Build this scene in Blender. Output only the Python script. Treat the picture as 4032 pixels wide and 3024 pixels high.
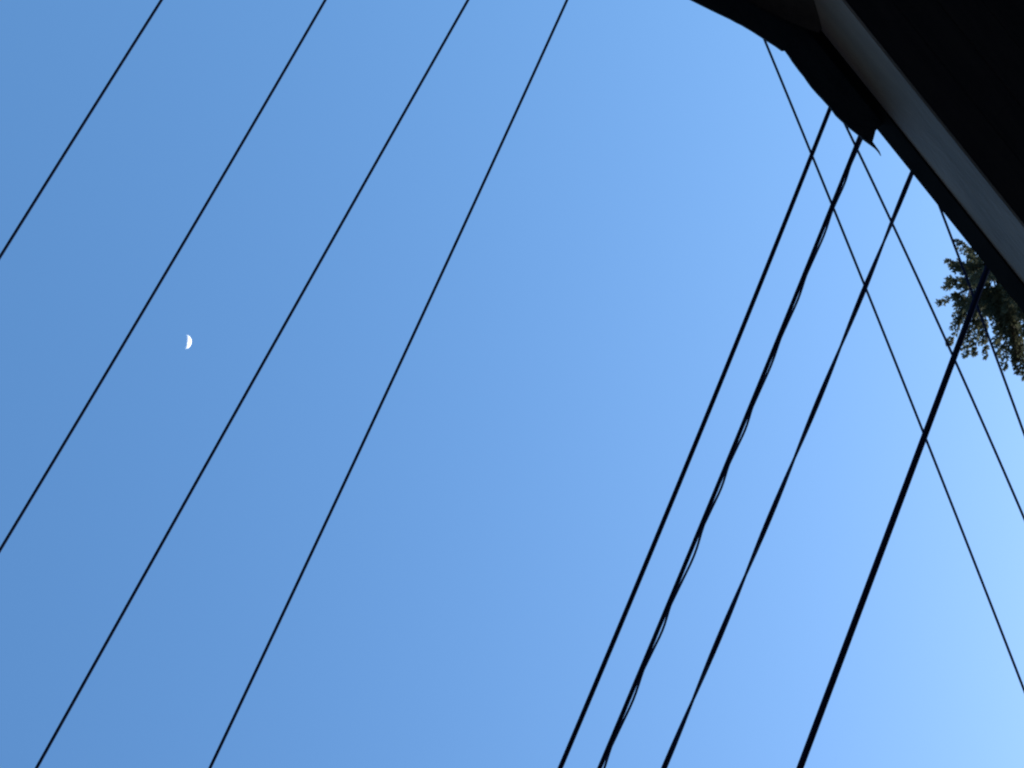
import bpy, bmesh, math, random
from mathutils import Vector, Matrix, noise

S = bpy.context.scene
for o in list(bpy.data.objects):
    bpy.data.objects.remove(o)
C = S.collection

# ------------------------------------------------------------------ camera
# World frame: Z up, X along the eave, Y from the viewer towards the house.
EYE = Vector((0.0, 0.0, 1.6))
FPX, CX, CY = 6204.0, 2016.0, 1512.0            # focal length in photo pixels (4032 x 3024)
ex = Vector((-1.0, 1.2515, 0.0)).normalized()   # world X seen in camera axes (x right, y up, z back)
wire_dir = Vector((7644.0, 15912.0, -6204.0)).normalized()
uz = ex.cross(wire_dir).normalized()
if uz.z > 0:
    uz.negate()                                 # up is in front of a camera that looks up
ey = uz.cross(ex)
R = Matrix((ex, ey, uz))                        # camera axes -> world axes
cam_d = bpy.data.cameras.new('camera')
cam = bpy.data.objects.new('camera', cam_d)
C.objects.link(cam)
cam.matrix_world = Matrix.Translation(EYE) @ R.to_4x4()
cam_d.sensor_width = 36.0
cam_d.lens = 36.0 * FPX / 4032.0
cam_d.clip_start = 0.05
cam_d.clip_end = 12000.0
S.camera = cam


def ray(u, v):
    return (R @ Vector((u - CX, CY - v, -FPX))).normalized()


def hit(u, v, p, n):
    d = ray(u, v)
    return EYE + d * ((p - EYE).dot(n) / d.dot(n))


# ------------------------------------------------------------------ sun direction
# the daytime moon is lit from the right, so the sun stands about 67 degrees to the right of it
MOON_PX = (730.0, 1345.0)
m_dir = ray(*MOON_PX)
limb = ray(MOON_PX[0] + 400, MOON_PX[1] + 66) - m_dir
limb = (limb - m_dir * limb.dot(m_dir)).normalized()
PSI = math.radians(67.0)
s_dir = (m_dir * math.cos(PSI) + limb * math.sin(PSI)).normalized()
SUN_EL = math.asin(s_dir.z)
SUN_AZ = math.atan2(s_dir.x, s_dir.y)           # clockwise from +Y

# ------------------------------------------------------------------ world, sun, exposure
W = bpy.data.worlds.new("World")
S.world = W
W.use_nodes = True
nt = W.node_tree
for n in list(nt.nodes):
    nt.nodes.remove(n)
out = nt.nodes.new('ShaderNodeOutputWorld')
bg = nt.nodes.new('ShaderNodeBackground')
sky = nt.nodes.new('ShaderNodeTexSky')
sky.sky_type = 'NISHITA'
sky.sun_disc = False
sky.sun_elevation = SUN_EL
sky.sun_rotation = SUN_AZ
sky.altitude = 0.0
sky.air_density = 2.2
sky.dust_density = 4.0
sky.ozone_density = 10.0
bg.inputs['Strength'].default_value = 0.15
nt.links.new(sky.outputs['Color'], bg.inputs['Color'])
nt.links.new(bg.outputs['Background'], out.inputs['Surface'])

sun_d = bpy.data.lights.new('sun', 'SUN')
sun_d.energy = 3.2
sun_d.angle = math.radians(0.5)
sun_d.color = (1.0, 0.93, 0.82)
sun = bpy.data.objects.new('sun', sun_d)
C.objects.link(sun)
sun.location = s_dir * 60
sun.rotation_euler = s_dir.to_track_quat('Z', 'Y').to_euler()

S.view_settings.view_transform = 'Standard'
S.view_settings.look = 'None'
S.view_settings.exposure = 1.13
S.view_settings.gamma = 1.0
S.view_settings.use_curve_mapping = False
S.cycles.filter_width = 2.3


# ------------------------------------------------------------------ materials
def mat(name, col, rough=0.7, col2=None, scale=8.0, bump=0.0, bump_scale=60.0, spec=0.5, stretch=None, mix=(0.35, 0.65)):
    m = bpy.data.materials.new(name)
    m.use_nodes = True
    t = m.node_tree
    b = t.nodes['Principled BSDF']
    b.inputs['Base Color'].default_value = (*col, 1)
    b.inputs['Roughness'].default_value = rough
    b.inputs['Specular IOR Level'].default_value = spec
    tc = t.nodes.new('ShaderNodeTexCoord')
    vec = tc.outputs['Object']
    if stretch:
        mp = t.nodes.new('ShaderNodeMapping')
        mp.inputs['Scale'].default_value = stretch
        t.links.new(vec, mp.inputs['Vector'])
        vec = mp.outputs['Vector']
    if col2:
        nz = t.nodes.new('ShaderNodeTexNoise')
        nz.inputs['Scale'].default_value = scale
        nz.inputs['Detail'].default_value = 6
        t.links.new(vec, nz.inputs['Vector'])
        rp = t.nodes.new('ShaderNodeValToRGB')
        rp.color_ramp.elements[0].position, rp.color_ramp.elements[1].position = mix
        rp.color_ramp.elements[0].color = (*col, 1)
        rp.color_ramp.elements[1].color = (*col2, 1)
        t.links.new(nz.outputs['Fac'], rp.inputs['Fac'])
        t.links.new(rp.outputs['Color'], b.inputs['Base Color'])
    if bump:
        nb = t.nodes.new('ShaderNodeTexNoise')
        nb.inputs['Scale'].default_value = bump_scale
        nb.inputs['Detail'].default_value = 5
        t.links.new(vec, nb.inputs['Vector'])
        bp = t.nodes.new('ShaderNodeBump')
        bp.inputs['Strength'].default_value = bump
        bp.inputs['Distance'].default_value = 0.01
        t.links.new(nb.outputs['Fac'], bp.inputs['Height'])
        t.links.new(bp.outputs['Normal'], b.inputs['Normal'])
    return m


M_CABLE = mat('black_cable_rubber', (0.005, 0.009, 0.028), 0.9, (0.008, 0.012, 0.034), 3, spec=0.0)
M_WIRE = mat('weathered_wire', (0.010, 0.018, 0.052), 0.9, (0.014, 0.023, 0.060), 3, spec=0.0)
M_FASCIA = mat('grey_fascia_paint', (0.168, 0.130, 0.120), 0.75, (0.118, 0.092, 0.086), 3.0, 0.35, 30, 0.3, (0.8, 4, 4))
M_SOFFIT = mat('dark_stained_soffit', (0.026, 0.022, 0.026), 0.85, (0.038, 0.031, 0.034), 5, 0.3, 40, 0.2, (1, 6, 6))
M_SHEET = mat('bitumen_sheet', (0.022, 0.025, 0.032), 0.9, (0.036, 0.038, 0.044), 9, 0.4, 90, 0.2)
M_PLANK = mat('dark_weathered_wood', (0.023, 0.017, 0.016), 0.85, (0.034, 0.026, 0.024), 6, 0.35, 35, 0.2, (1, 6, 6))
M_DRIP = mat('dark_drip_edge', (0.0045, 0.004, 0.004), 0.9, (0.007, 0.006, 0.006), 12, 0.2, 40, 0.03)
M_SHINGLE = mat('asphalt_shingle', (0.045, 0.043, 0.042), 0.95, (0.075, 0.072, 0.070), 25, 0.6, 200, 0.2)
M_SIDING = mat('dark_siding', (0.060, 0.052, 0.046), 0.8, (0.080, 0.070, 0.060), 4, 0.2, 30, 0.3, (1, 1, 5))
M_GROUND = mat('gravel_ground', (0.075, 0.075, 0.078), 0.95, (0.125, 0.122, 0.118), 0.6, 0.5, 12, 0.1)
M_BARK = mat('brown_bark', (0.070, 0.050, 0.036), 0.95, (0.035, 0.026, 0.020), 9, 0.8, 22, 0.1, (4, 4, 0.7))


def leaf_mat():
    m = bpy.data.materials.new('conifer_foliage')
    m.use_nodes = True
    t = m.node_tree
    b = t.nodes['Principled BSDF']
    o = t.nodes['Material Output']
    tc = t.nodes.new('ShaderNodeTexCoord')
    nz = t.nodes.new('ShaderNodeTexNoise')
    nz.inputs['Scale'].default_value = 3.0
    nz.inputs['Detail'].default_value = 3
    rp = t.nodes.new('ShaderNodeValToRGB')
    rp.color_ramp.elements[0].position, rp.color_ramp.elements[1].position = 0.35, 0.65
    rp.color_ramp.elements[0].color = (0.058, 0.070, 0.046, 1)
    rp.color_ramp.elements[1].color = (0.112, 0.120, 0.078, 1)
    t.links.new(tc.outputs['Object'], nz.inputs['Vector'])
    t.links.new(nz.outputs['Fac'], rp.inputs['Fac'])
    t.links.new(rp.outputs['Color'], b.inputs['Base Color'])
    b.inputs['Roughness'].default_value = 0.65
    b.inputs['Specular IOR Level'].default_value = 0.25
    tr = t.nodes.new('ShaderNodeBsdfTranslucent')
    t.links.new(rp.outputs['Color'], tr.inputs['Color'])
    mx = t.nodes.new('ShaderNodeMixShader')
    mx.inputs['Fac'].default_value = 0.5
    t.links.new(b.outputs['BSDF'], mx.inputs[1])
    t.links.new(tr.outputs['BSDF'], mx.inputs[2])
    t.links.new(mx.outputs['Shader'], o.inputs['Surface'])
    return m


M_LEAF = leaf_mat()


# ------------------------------------------------------------------ helpers
def link(name, me, m, parent=None):
    o = bpy.data.objects.new(name, me)
    C.objects.link(o)
    if m is not None:
        me.materials.append(m)
    if parent is not None:
        o.parent = parent
    return o


def obj_bm(name, bm, m, parent=None, smooth=False):
    me = bpy.data.meshes.new(name)
    bm.normal_update()
    bm.to_mesh(me)
    bm.free()
    if smooth:
        me.polygons.foreach_set('use_smooth', [True] * len(me.polygons))
    return link(name, me, m, parent)


def obj_py(name, vs, fs, m, parent=None, smooth=False):
    me = bpy.data.meshes.new(name)
    me.from_pydata([tuple(v) for v in vs], [], fs)
    me.update()
    if smooth:
        me.polygons.foreach_set('use_smooth', [True] * len(me.polygons))
    return link(name, me, m, parent)


def empty(name, loc=(0, 0, 0)):
    o = bpy.data.objects.new(name, None)
    o.empty_display_size = 0.2
    o.location = loc
    C.objects.link(o)
    return o


def tag(o, label, cat, group=None):
    o['label'] = label
    o['category'] = cat
    if group:
        o['group'] = group
    return o


def box(bm, x0, x1, y0, y1, z0, z1):
    v = [bm.verts.new(p) for p in ((x0, y0, z0), (x1, y0, z0), (x1, y1, z0), (x0, y1, z0),
                                   (x0, y0, z1), (x1, y0, z1), (x1, y1, z1), (x0, y1, z1))]
    for f in ((3, 2, 1, 0), (4, 5, 6, 7), (0, 1, 5, 4), (1, 2, 6, 5), (2, 3, 7, 6), (3, 0, 4, 7)):
        bm.faces.new([v[i] for i in f])


def tube(pts, rad, n=8):
    """verts and faces of a tube along pts; rad is a number or one per point"""
    vs, fs = [], []
    rr = rad if isinstance(rad, list) else [rad] * len(pts)
    for i, p in enumerate(pts):
        a = pts[max(i - 1, 0)]
        b = pts[min(i + 1, len(pts) - 1)]
        t = (b - a).normalized()
        ref = Vector((0, 0, 1)) if abs(t.z) < 0.9 else Vector((1, 0, 0))
        s = t.cross(ref).normalized()
        q = s.cross(t)
        for k in range(n):
            w = 2 * math.pi * k / n
            vs.append(p + (s * math.cos(w) + q * math.sin(w)) * rr[i])
    for i in range(len(pts) - 1):
        for k in range(n):
            k2 = (k + 1) % n
            fs.append((i * n + k, i * n + k2, (i + 1) * n + k2, (i + 1) * n + k))
    fs.append(tuple(range(n - 1, -1, -1)))
    b0 = (len(pts) - 1) * n
    fs.append(tuple(b0 + k for k in range(n)))
    return vs, fs


# ------------------------------------------------------------------ ground
g = bmesh.new()
NG = 24
grid = [[g.verts.new((-3000 + 6000 * i / NG, -3000 + 6000 * j / NG, 0)) for j in range(NG + 1)] for i in range(NG + 1)]
for i in range(NG):
    for j in range(NG):
        g.faces.new((grid[i][j], grid[i + 1][j], grid[i + 1][j + 1], grid[i][j + 1]))
go = obj_bm('ground', g, M_GROUND)
go['kind'] = 'structure'

# ------------------------------------------------------------------ house
ZA = 5.2                                         # height of the roof edge
PITCH = 0.30
yA = hit(3742, 871, Vector((0, 0, ZA)), Vector((0, 0, 1))).y
roof_n = Vector((0, -PITCH, 1)).normalized()     # plane of the overhang's underside
roof_p = Vector((0, yA, ZA))


def on_roof(u, v, drop=0.0):
    return hit(u, v, roof_p - Vector((0, 0, drop)), roof_n)


TRIM = 0.007                                     # the dark trim stands this proud of the grey fascia
zB = hit(3793, 831, Vector((0, yA, 0)), Vector((0, 1, 0))).z   # foot of the trim
yB = yA + TRIM                                   # face of the fascia
zC = hit(3675, 446, Vector((0, yB, 0)), Vector((0, 1, 0))).z   # foot of the fascia
print('eave', yA, zB, zC, 'trim', ZA - zB, 'fascia', zB - zC)
XL, XR = 5.5, -7.5                               # ends of the eave (left / right in the photo)
y_wall = yB + 0.62
house = empty('house', ((XL + XR) / 2, y_wall, 0))
inv = Matrix.Translation(-house.location)


def hpart(o, parent=None):
    """parts are built in world coordinates; keep them there under the parent"""
    o.parent = parent or house
    if parent is None:
        o.data.transform(inv)
    else:
        o.data.transform(inv)
    return o


tag(house, 'house roof edge with grey fascia and black soffit in the top corner', 'house')

bm = bmesh.new()
box(bm, XR, XL, yB, yB + 0.009, zC, ZA - 0.004)
bmesh.ops.bevel(bm, geom=[e for e in bm.edges if abs((e.verts[0].co - e.verts[1].co).x) > 1], offset=0.003, segments=2, affect='EDGES')
hpart(obj_bm('fascia', bm, M_FASCIA))
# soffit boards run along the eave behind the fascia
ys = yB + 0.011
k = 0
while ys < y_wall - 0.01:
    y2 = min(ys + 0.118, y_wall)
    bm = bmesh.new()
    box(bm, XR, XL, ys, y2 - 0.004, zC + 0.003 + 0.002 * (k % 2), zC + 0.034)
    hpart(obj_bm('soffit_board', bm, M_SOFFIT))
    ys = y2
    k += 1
DEPTH = 7.5
yBack = y_wall + DEPTH
bm = bmesh.new()
box(bm, XR + 0.4, XL - 0.4, y_wall, yBack, 0, zC + 0.03)
hpart(obj_bm('wall', bm, M_SIDING))
# two roof slopes: underside follows the overhang plane
yR = (yB + yBack + 0.6) / 2
zR = ZA + PITCH * (yR - yA)


def slab(x0, x1, ya, za, yb_, zb_, th):
    vs = [(x0, ya, za), (x1, ya, za), (x1, yb_, zb_), (x0, yb_, zb_)]
    vs += [(p[0], p[1], p[2] + th) for p in vs]
    return vs, [(3, 2, 1, 0), (4, 5, 6, 7), (0, 1, 5, 4), (1, 2, 6, 5), (2, 3, 7, 6), (3, 0, 4, 7)]


y0 = yA + 0.075
z0 = ZA + PITCH * (y0 - yA) + 0.016
vs, fs = slab(XR, XL, y0, z0, yR, zR + 0.016, 0.05)
roof_o = hpart(obj_py('roof', vs, fs, M_SHINGLE))
vs, fs = slab(XR, XL, yR + 0.002, zR + 0.016, 2 * yR - yA, ZA + 0.016, 0.05)
hpart(obj_py('roof', vs, fs, M_SHINGLE))
# gables
for gx in (XR + 0.4, XL - 0.4):
    vs = [(gx - 0.05, y_wall, zC + 0.034), (gx - 0.05, yBack, zC + 0.034), (gx - 0.05, yR, zR + 0.02),
          (gx + 0.05, y_wall, zC + 0.034), (gx + 0.05, yBack, zC + 0.034), (gx + 0.05, yR, zR + 0.02)]
    hpart(obj_py('gable_wall', vs, [(0, 1, 2), (5, 4, 3), (0, 3, 4, 1), (1, 4, 5, 2), (2, 5, 3, 0)], M_SIDING))


def plate(name, outline, th, m, bump=0.0, parent=None, up=Vector((0, 0, 1)), cuts=0):
    """a thin solid plate from an outline of world points"""
    bm = bmesh.new()
    f = bm.faces.new([bm.verts.new(p) for p in outline])
    f.normal_update()
    if f.normal.dot(up) < 0:
        f.normal_flip()
    bmesh.ops.triangulate(bm, faces=bm.faces[:])
    for _ in range(cuts):
        bmesh.ops.subdivide_edges(bm, edges=[e for e in bm.edges if not e.is_boundary and e.calc_length() > 0.12], cuts=1)
        bmesh.ops.triangulate(bm, faces=[f for f in bm.faces if len(f.verts) > 3])
    bm.normal_update()
    for v in bm.verts:
        if bump and not v.is_boundary:
            v.co.z += bump * noise.noise(v.co * 4.0)
    r = bmesh.ops.extrude_face_region(bm, geom=bm.faces[:])
    for v in [q for q in r['geom'] if isinstance(q, bmesh.types.BMVert)]:
        v.co += up * th
    bmesh.ops.recalc_face_normals(bm, faces=bm.faces[:])
    return hpart(obj_bm(name, bm, m), parent)


# dark trim board along the top of the fascia, with a slightly uneven edge
bm = bmesh.new()
rows = []
NX = 90
for i in range(NX + 1):
    x = XR + (XL - XR) * i / NX
    dz = 0.0025 * noise.noise(Vector((x * 2.3, 4.1, 0)))
    dt = 0.0030 * noise.noise(Vector((x * 1.7, 9.4, 0)))
    rows.append([bm.verts.new((x, yA, zB + dz)), bm.verts.new((x, yA, ZA + dt)), bm.verts.new((x, yB - 0.001, ZA + dt)), bm.verts.new((x, yB - 0.001, zB + dz))])
for i in range(NX):
    for k in range(4):
        bm.faces.new((rows[i][k], rows[i][(k + 1) % 4], rows[i + 1][(k + 1) % 4], rows[i + 1][k]))
bm.faces.new(rows[0])
bm.faces.new(rows[-1][::-1])
bmesh.ops.recalc_face_normals(bm, faces=bm.faces[:])
hpart(obj_bm('trim_board', bm, M_DRIP))

# sagging bitumen sheet that overhangs the upper part of the eave, torn at its end
SAG = (ZA - zB) * 0.5                            # sheet set lower, half way down the trim, to shade the fascia
OUT = [(2000, -430), (2350, -205), (2560, -92), (2725, 0), (2773, 24), (2826, 50), (2877, 74), (2900, 87), (2921, 97), (2962, 121), (3001, 146),
       (3030, 165), (3054, 180), (3080, 199), (3092, 198), (3107, 218), (3121, 240), (3146, 274), (3168, 301), (3182, 322), (3196, 341),
       (3215, 363), (3235, 384), (3266, 418), (3278, 433), (3293, 454), (3324, 483), (3353, 508), (3382, 531), (3404, 551), (3426, 567),
       (3437, 556), (3442, 539), (3448, 515), (3462, 500)]
ol = [on_roof(u, v, SAG) for u, v in OUT]
ex_l = ol[0].copy()
ol.insert(0, Vector((XL, ex_l.y - 0.02, ZA - SAG + PITCH * (ex_l.y - 0.02 - yA))))
yi = yA - 0.002
ol.append(Vector((ol[-1].x, yi, ZA - SAG + PITCH * (yi - yA))))
ol.append(Vector((XL, yi, ZA - SAG + PITCH * (yi - yA))))
sheet = plate('roofing_sheet', ol, 0.005, M_SHEET, cuts=3, bump=0.012)
SL = [(3404, 551), (3425, 567.5), (3447, 584), (3459, 597), (3470, 613), (3463, 595), (3450, 577), (3436, 557)]
plate('torn_strip', [on_roof(u, v, SAG + 0.004) for u, v in SL], 0.0035, M_SHEET)

# plank fixed under the sheet, its end against the fascia
fp = Vector((0, yB - 0.001, 0))
fn = Vector((0, 1, 0))
P, Q = hit(3236, 112, fp, fn), hit(3205, 0, fp, fn)
Rr = on_roof(3004, 35, SAG + 0.006)
pn = (P - Q).cross(Rr - Q).normalized()
PL = [(3224, 130), (3178, 114), (3111, 86), (3042, 52), (3004, 34), (2938, -2), (2800, -70), (2500, -240), (2560, -560), (3040, -520), (3205, 0), (3226, 66), (3236, 112)]
pl = [hit(u, v, P, pn) for u, v in PL]
for p in pl:
    p.y = min(p.y, yB - 0.001)
upn = pn if pn.z > 0 else -pn
plate('plank', pl, 0.014, M_PLANK, up=upn)


# ------------------------------------------------------------------ overhead wires
def fit_wire(pixels, h, sag=0.0012, length=26.0, quad=True):
    """centre line through the measured points, h metres above the eye, as a point function of x along it"""
    pts = []
    for u, v in pixels:
        z = h
        for _ in range(6):
            d = ray(u, v)
            p = EYE + d * (z / d.z)
            z = h + sag * ((p.x - 0.0) ** 2 + (p.y - 0.0) ** 2)
        pts.append(p)
    a, b = pts[0], pts[-1]
    t = (b - a)
    t.z = 0
    L = t.length
    t.normalize()
    s = Vector((t.y, -t.x, 0))
    xs = [(p - a).dot(t) for p in pts]
    ysd = [(p - a).dot(s) for p in pts]
    num = sum(y * x * (L - x) for x, y in zip(xs, ysd))
    den = sum((x * (L - x)) ** 2 for x in xs) or 1
    k = num / den if quad and len(pts) > 2 else 0.0

    def f(x):
        if x < 0:
            lat = k * L * x
        elif x > L:
            lat = -k * L * (x - L)
        else:
            lat = k * x * (L - x)
        p = a + t * x + s * lat
        p.z = EYE.z + h + sag * (p.x ** 2 + p.y ** 2)
        return p
    return f, L, t, s


def px2m(px, h, u, v):
    return px / FPX * (h / ray(u, v).z) * (Vector((u - CX, v - CY, FPX)).length / FPX) ** 0


def line_pts(f, L, step=0.12, ext=22.0):
    xs = [-ext, -ext * 0.6, -ext * 0.3, -ext * 0.12]
    n = int((L + 2.0) / step)
    xs += [-1.0 + (L + 2.0) * i / n for i in range(n + 1)]
    xs += [L + ext * 0.12, L + ext * 0.3, L + ext * 0.6, L + ext]
    return xs, [f(x) for x in xs]


def wire(name, pixels, h, px, m, label, cat, group):
    f, L, t, s = fit_wire(pixels, h)
    mid = pixels[len(pixels) // 2]
    r = px2m(px, h, *mid) / 2
    xs, pts = line_pts(f, L)
    org = f(L / 2)
    vs, fs = tube([p - org for p in pts], r, 10)
    o = obj_py(name, vs, fs, m, smooth=True)
    o.location = org
    tag(o, label, cat, group)
    return o


W1 = [(636, 0), (352.6, 450), (68, 900), (0, 1012)]
W2 = [(1281, 0), (1200, 133), (757, 900), (477, 1372), (220, 1800), (160, 1900), (0, 2166)]
W3 = [(1843, 0), (1336, 900), (1130, 1263), (1000, 1497), (773, 1900), (553, 2280), (268, 2800), (144, 3024)]
W4 = [(2233, 0), (1823, 900), (1656, 1263), (1404, 1800), (1200, 2225), (1109, 2424), (930, 2800), (827, 3024)]
W5 = [(3269, 425), (3161, 700), (3070, 941), (2840, 1500), (2671, 1901), (2467, 2400), (2206, 3024)]
W6 = [(3386, 536), (3322, 700), (2997, 1500), (2623, 2400), (2558, 2550), (2361, 3024)]
W7 = [(3585, 695), (3511, 878), (3407, 1124), (3256, 1500), (3067, 1950), (2879, 2400), (2615, 3024)]
W8 = [(3881, 1074), (3833, 1178), (3720, 1500), (3642, 1706), (3501, 2100), (3300, 2633), (3150, 3024)]
GW = 'thin wires running overhead from bottom left to top'
GT = 'thick cables passing behind the roof edge'
GV = 'thin wires leaning the other way at the right'
wire('power_line', W1, 7.4, 11.8, M_WIRE, 'thin dark wire cutting the upper left corner, leftmost of the four', 'wire', GW)
wire('power_line', W2, 7.4, 11.8, M_WIRE, 'thin dark wire passing just left of the white moon', 'wire', GW)
wire('power_line', W3, 7.4, 12.2, M_WIRE, 'thin dark wire passing just right of the white moon', 'wire', GW)
wire('power_line', W4, 7.4, 12.2, M_WIRE, 'rightmost of the four thin wires, beside the wide empty stretch of sky', 'wire', GW)
wire('overhead_cable', W5, 6.2, 19.0, M_CABLE, 'plain thick black cable, leftmost of those passing behind the roof edge', 'cable', GT)
wire('overhead_cable', W8, 5.6, 25.0, M_CABLE, 'thickest black cable, crossing in front of the tree', 'cable', GT)

V1 = [(3008.5, 152), (3091, 350), (3229, 700), (3340, 941), (3403, 1124), (3553, 1500), (3645, 1731), (3792, 2100), (3879, 2319), (4027, 2703)]
V2 = [(3328, 490), (3381, 599), (3429, 700), (3509, 874), (3600, 1057), (3632, 1135), (3740, 1385), (3795, 1500), (3913, 1760), (4029, 2032)]
V3 = [(3706, 830), (3728, 900), (3766, 998), (3816, 1124), (3867, 1247), (3921, 1399), (3957, 1500), (4027, 1692)]
wire('service_wire', V1, 6.9, 9.6, M_WIRE, 'longest of the thin wires leaning left, emerging at the kinked roofing sheet', 'wire', GV)
wire('service_wire', V2, 6.9, 9.6, M_WIRE, "middle of the three thin wires leaning left, grazing the tree's left branch tip", 'wire', GV)
wire('service_wire', V3, 6.9, 9.6, M_WIRE, 'shortest thin wire leaning left, crossing in front of the tree foliage', 'wire', GV)

# cable with a thinner wire looped along it
h6 = 5.9
f, L, t, s = fit_wire(W6, h6)
r6 = px2m(17.5, h6, 2997, 1500) / 2
r6b = px2m(9.5, h6, 2997, 1500) / 2
root = empty('looped_cable', f(L / 2))
tag(root, 'thick black cable with a thinner wire hanging in small loops along it', 'cable', GT)
xs, pts = line_pts(f, L)
vs, fs = tube([p - root.location for p in pts], r6, 10)
obj_py('main_cable', vs, fs, M_CABLE, root, True)
nodes = []
for vy in (560 - 250, 650, 825, 1081, 1327, 1600, 1826, 2064, 2379, 2633, 2935, 3240):
    lo, hi = -3.0, L + 3.0
    for _ in range(40):                          # where on the cable is image row vy
        md = (lo + hi) / 2
        c = R.transposed() @ (f(md) - EYE)
        row = CY - c.y / -c.z * FPX
        if row < vy:
            lo = md
        else:
            hi = md
    nodes.append(lo)
rnd = random.Random(5)
step = sum(nodes[i + 1] - nodes[i] for i in range(len(nodes) - 1)) / (len(nodes) - 1)
pre = [nodes[0] - step * i for i in range(12, 0, -1)]
post = [nodes[-1] + step * i for i in range(1, 13)]
nodes = pre + nodes + post
side = s if (R.transposed() @ s).x > 0 else -s
lp = []
for i in range(len(nodes) - 1):
    a, b = nodes[i], nodes[i + 1]
    amp = (rnd.uniform(0.005, 0.008) if i < 17 else rnd.uniform(0.011, 0.018)) * ((b - a) / step) ** 1.2
    for j in range(10):
        q = j / 10
        w = math.sin(math.pi * q) ** 1.3 * (1 + 0.25 * math.sin(2 * math.pi * q))
        x = a + (b - a) * q
        lp.append(f(x) + side * (r6 * 0.75 + 0.004 * w) + Vector((0, 0, -1)) * (r6 * 0.8 + amp * w))
vs, fs = tube([p - root.location for p in lp], r6b, 8)
obj_py('hanging_wire', vs, fs, M_WIRE, root, True)

# twisted pair
h7 = 5.9
f, L, t, s = fit_wire(W7, h7)
d7 = px2m(11.0, h7, 3256, 1500)
root = empty('twisted_pair_cable', f(L / 2))
tag(root, 'slim twisted pair cable, second from the right of those behind the roof edge', 'cable', GT)
side = s
period = L / ((3024 - 695) / 900.0)
ext = 20.0
for kk in (0, 1):
    pp = []
    n = int((L + 2 * ext) / 0.08)
    for i in range(n + 1):
        x = -ext + (L + 2 * ext) * i / n
        w = 2 * math.pi * (x - 0.26 * period * 0.5) / period + math.pi * kk
        rad = d7 * 0.45
        pp.append(f(x) + side * (math.cos(w) * rad) + Vector((0, 0, 1)) * (math.sin(w) * rad))
    vs, fs = tube([p - root.location for p in pp], d7 / 2, 7)
    obj_py('strand', vs, fs, M_WIRE, root, True)

# ------------------------------------------------------------------ moon (only its sunlit side shows through the bright air)
MD = 9000.0
mr = MD * 29.5 / FPX * 0.955
mc = EYE + m_dir * MD
seg, ring = 48, 32
m_limb = ray(MOON_PX[0] + 400, MOON_PX[1] + 24) - m_dir
m_limb = (m_limb - m_dir * m_limb.dot(m_dir)).normalized()
s_eq = (m_limb * math.sin(PSI) + m_dir * (math.cos(PSI) / 1.5)).normalized()
ax_z = m_dir.cross(s_eq).normalized()            # pole of the lune
ax_x = s_eq
ax_y = ax_z.cross(ax_x)
vs, fs = [], []
for i in range(ring + 1):
    th = math.pi * i / ring
    for j in range(seg + 1):
        ph = -math.pi / 2 + math.pi * j / seg     # the half turned to the sun
        vs.append((ax_x * (math.sin(th) * math.cos(ph)) + ax_y * (math.sin(th) * math.sin(ph)) + ax_z * math.cos(th)) * mr)
for i in range(ring):
    for j in range(seg):
        a = i * (seg + 1) + j
        cq = Vector(vs[a]) + Vector(vs[a + seg + 2])
        if cq.dot(m_dir) < 0:                     # and to the viewer
            fs.append((a, a + 1, a + seg + 2, a + seg + 1))
M_MOON = bpy.data.materials.new('moon_rock')
M_MOON.use_nodes = True
mt = M_MOON.node_tree
for n in list(mt.nodes):
    mt.nodes.remove(n)
mo = mt.nodes.new('ShaderNodeOutputMaterial')
md_ = mt.nodes.new('ShaderNodeBsdfDiffuse')
mtr = mt.nodes.new('ShaderNodeBsdfTransparent')
mad = mt.nodes.new('ShaderNodeAddShader')
mtc = mt.nodes.new('ShaderNodeTexCoord')
mn = mt.nodes.new('ShaderNodeTexNoise')
mn.inputs['Scale'].default_value = 2.2 / mr
mrp = mt.nodes.new('ShaderNodeValToRGB')
mrp.color_ramp.elements[0].position, mrp.color_ramp.elements[1].position = 0.35, 0.6
mrp.color_ramp.elements[0].color = (0.7, 0.68, 0.66, 1)
mrp.color_ramp.elements[1].color = (0.95, 0.94, 0.92, 1)
mt.links.new(mtc.outputs['Object'], mn.inputs['Vector'])
mt.links.new(mn.outputs['Fac'], mrp.inputs['Fac'])
mt.links.new(mrp.outputs['Color'], md_.inputs['Color'])
mt.links.new(md_.outputs['BSDF'], mad.inputs[0])
mt.links.new(mtr.outputs['BSDF'], mad.inputs[1])
mt.links.new(mad.outputs['Shader'], mo.inputs['Surface'])
vs = [v + m_dir * (v.dot(m_dir) * 0.5) - m_limb * (v.dot(m_limb) * 0.18) for v in vs]  # body stretched along the sight line and narrowed, shaping the lit sliver's edge
moon = obj_py('moon', vs, fs, M_MOON, None, True)
moon.location = mc
tag(moon, 'small white half moon high in the clear blue sky', 'moon')

# ------------------------------------------------------------------ tree behind the house
rt = random.Random(11)
d = ray(3735, 1175)
HD = 14.5
apex = EYE + d * (HD / Vector((d.x, d.y)).length)
base = Vector((apex.x, apex.y, 0))
H = apex.z
tree = empty('conifer_tree', base)
tag(tree, 'dark conifer top with feathery branch tips peeking out below the roof edge', 'tree')
tp, tr_ = [], []
for i in range(22):
    q = i / 21
    z = H * (1 - (1 - q) ** 1.25)
    z = min(z, H - 0.02)
    tp.append(Vector((0.03 * math.sin(z * 0.9), 0.03 * math.cos(z * 0.7) - 0.03, z)))
    tr_.append(0.26 * (1 - z / H) ** 0.8 + 0.006)
vs, fs = tube(tp, tr_, 10)
obj_py('trunk', vs, fs, M_BARK, tree, True)

LV, LF = [], []
BV, BF = [], []


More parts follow.
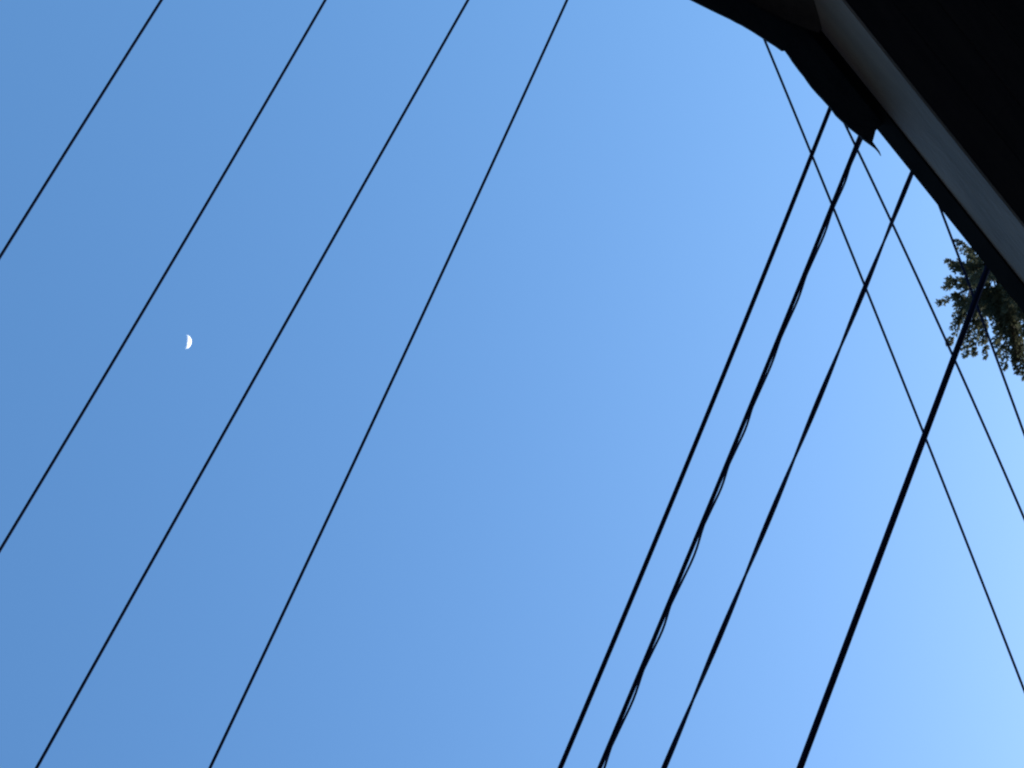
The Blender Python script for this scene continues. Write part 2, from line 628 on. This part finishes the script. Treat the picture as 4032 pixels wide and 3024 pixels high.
def add_tube(pts, rr, n=4):
    vs, fs = tube(pts, rr, n)
    o = len(BV)
    BV.extend(vs)
    BF.extend(tuple(i + o for i in f) for f in fs)


def leaf(p, dr, ln, wd):
    dr = dr.normalized()
    r = Vector((rt.gauss(0, 1), rt.gauss(0, 1), rt.gauss(0, 1)))
    sd = dr.cross(r).normalized()
    nr = sd.cross(dr)
    o = len(LV)
    LV.extend((p, p + dr * ln * 0.38 + sd * wd * 0.5 + nr * wd * 0.15, p + dr * ln * 0.45 + nr * -0.10 * wd,
               p + dr * ln * 0.38 - sd * wd * 0.5 + nr * wd * 0.15, p + dr * ln - nr * wd * 0.2,
               ))
    LF.extend(((o, o + 1, o + 2), (o, o + 2, o + 3), (o + 1, o + 4, o + 2), (o + 2, o + 4, o + 3)))


coarse = 1.0


def spray(a, dr, ln):
    """a flat frond of scale leaves along dr"""
    dr = dr.normalized()
    n = max(3, int(ln / (0.024 * coarse)))
    lat = dr.cross(Vector((rt.gauss(0, 0.3), rt.gauss(0, 0.3), 1))).normalized()
    for j in range(n):
        q = (j + 0.5) / n
        c = a + dr * ln * q + Vector((0, 0, 0.05 * q * q))
        for sg in (-1, 0, 1):
            if rt.random() < 0.12:
                continue
            ld = dr * 0.8 + lat * sg * rt.uniform(0.5, 1.0) + Vector((rt.gauss(0, 0.2), rt.gauss(0, 0.2), rt.gauss(0.2, 0.25)))
            leaf(c, ld, rt.uniform(0.045, 0.080) * coarse * (1.1 - 0.4 * q), rt.uniform(0.026, 0.042) * coarse)


def plume(a, b, bow=0.10, dens=1.0, width=1.0):
    """a branch from a to b carrying fronds that get shorter towards its tip"""
    v = b - a
    ln = v.length
    n = max(4, int(ln / 0.075))
    pts = [a + v * (i / n) + Vector((0, 0, -bow * ln * math.sin(math.pi * i / n))) for i in range(n + 1)]
    add_tube(pts, [0.004 + 0.010 * ln * (1 - i / n) for i in range(n + 1)])
    dr = v.normalized()
    lat = dr.cross(Vector((0, 0, 1))).normalized()
    for i in range(1, n + 1):
        q = i / n
        if q * ln < 0.12:
            continue
        for sg in (-1, 1):
            for _ in range(2 if rt.random() < dens - 1 else 1):
                if rt.random() > dens:
                    continue
                fl = width * (0.07 + 0.26 * min(ln, 1.3) * (1 - q) ** 0.8) * rt.uniform(0.65, 1.15)
                spray(pts[i], dr * rt.uniform(0.5, 0.9) + lat * sg * rt.uniform(0.35, 0.9) + Vector((0, 0, rt.uniform(-0.2, 0.6))), fl)
    spray(pts[-2], v + Vector((0, 0, 0.1)), 0.14)


def at_tree(u, v, toward=0.0):
    """the point seen at a photo pixel, on the upright plane through the trunk (moved towards the viewer by `toward`)"""
    q = Vector((base.x, base.y, 0)).normalized()
    return hit(u, v, base - q * toward, q) - base


# boughs whose tips show beside the roof edge
for u, v, tw, dz in ((3697, 1190, 0.15, -0.25), (3729, 1028, 0.10, -0.30), (3763, 950, -0.1, -0.35), (3735, 1345, 0.35, -0.55), (3795, 1395, 0.3, -0.55),
                     (3830, 1385, 0.2, -0.50), (3872, 1397, 0.1, -0.45), (3950, 1440, 0.2, -0.55), (3998, 1455, 0.1, -0.50), (4022, 1478, 0.0, -0.50),
                     (3790, 1185, -0.2, -0.2), (3800, 1110, 0.2, -0.2), (3770, 1260, 0.2, -0.3),
                     (3870, 1335, 0.1, -0.4), (3925, 1385, 0.15, -0.5), (3985, 1410, 0.1, -0.5), (4025, 1430, -0.1, -0.5), (3845, 1275, -0.1, -0.3),
                     (4010, 1360, -0.3, -0.4), (3990, 1265, 0.0, -0.35), (4030, 1305, 0.1, -0.4), (4030, 1240, -0.2, -0.35),
                     (3930, 1300, 0.1, -0.35), (3950, 1235, 0.1, -0.3), (3905, 1215, 0.0, -0.2), (4060, 1380, 0.0, -0.5), (4070, 1300, 0.1, -0.4)):
    tip = at_tree(u + 12, v, tw)
    zt = min(tip.z + dz, H - 0.25)
    plume(Vector((0, 0, zt)), tip, 0.05, 1.35, 0.75)
t = 0.25
az = 0.4
while t < 4.6:
    for _ in range(6):
        az += 2.399 + rt.uniform(-0.3, 0.3)
        ln = min(0.14 + 0.42 * t ** 0.9, 1.35) * rt.uniform(0.6, 1.05)
        o_ = Vector((math.cos(az), math.sin(az), rt.uniform(0.05, 0.30)))
        z = H - t + rt.uniform(-0.06, 0.06)
        plume(Vector((0, 0, z - 0.15)), Vector((0, 0, z - 0.15)) + o_ * ln, 0.06, 1.1)
    t += 0.20 + 0.02 * t
while t < H * 0.86:
    coarse = 1.9
    for _ in range(6):
        az += 2.399 + rt.uniform(-0.3, 0.3)
        ln = min(0.14 + 0.42 * t ** 0.9, 2.6) * rt.uniform(0.65, 1.05)
        o_ = Vector((math.cos(az), math.sin(az), rt.uniform(-0.05, 0.20)))
        plume(Vector((0, 0, H - t)), Vector((0, 0, H - t)) + o_ * ln, 0.06, 0.8)
    t += 0.42
obj_py('branch_wood', BV, BF, M_BARK, tree)
obj_py('crown', LV, LF, M_LEAF, tree)
print('leaf tris', len(LF), 'tree height', H, 'sun el', math.degrees(SUN_EL), 'az', math.degrees(SUN_AZ))
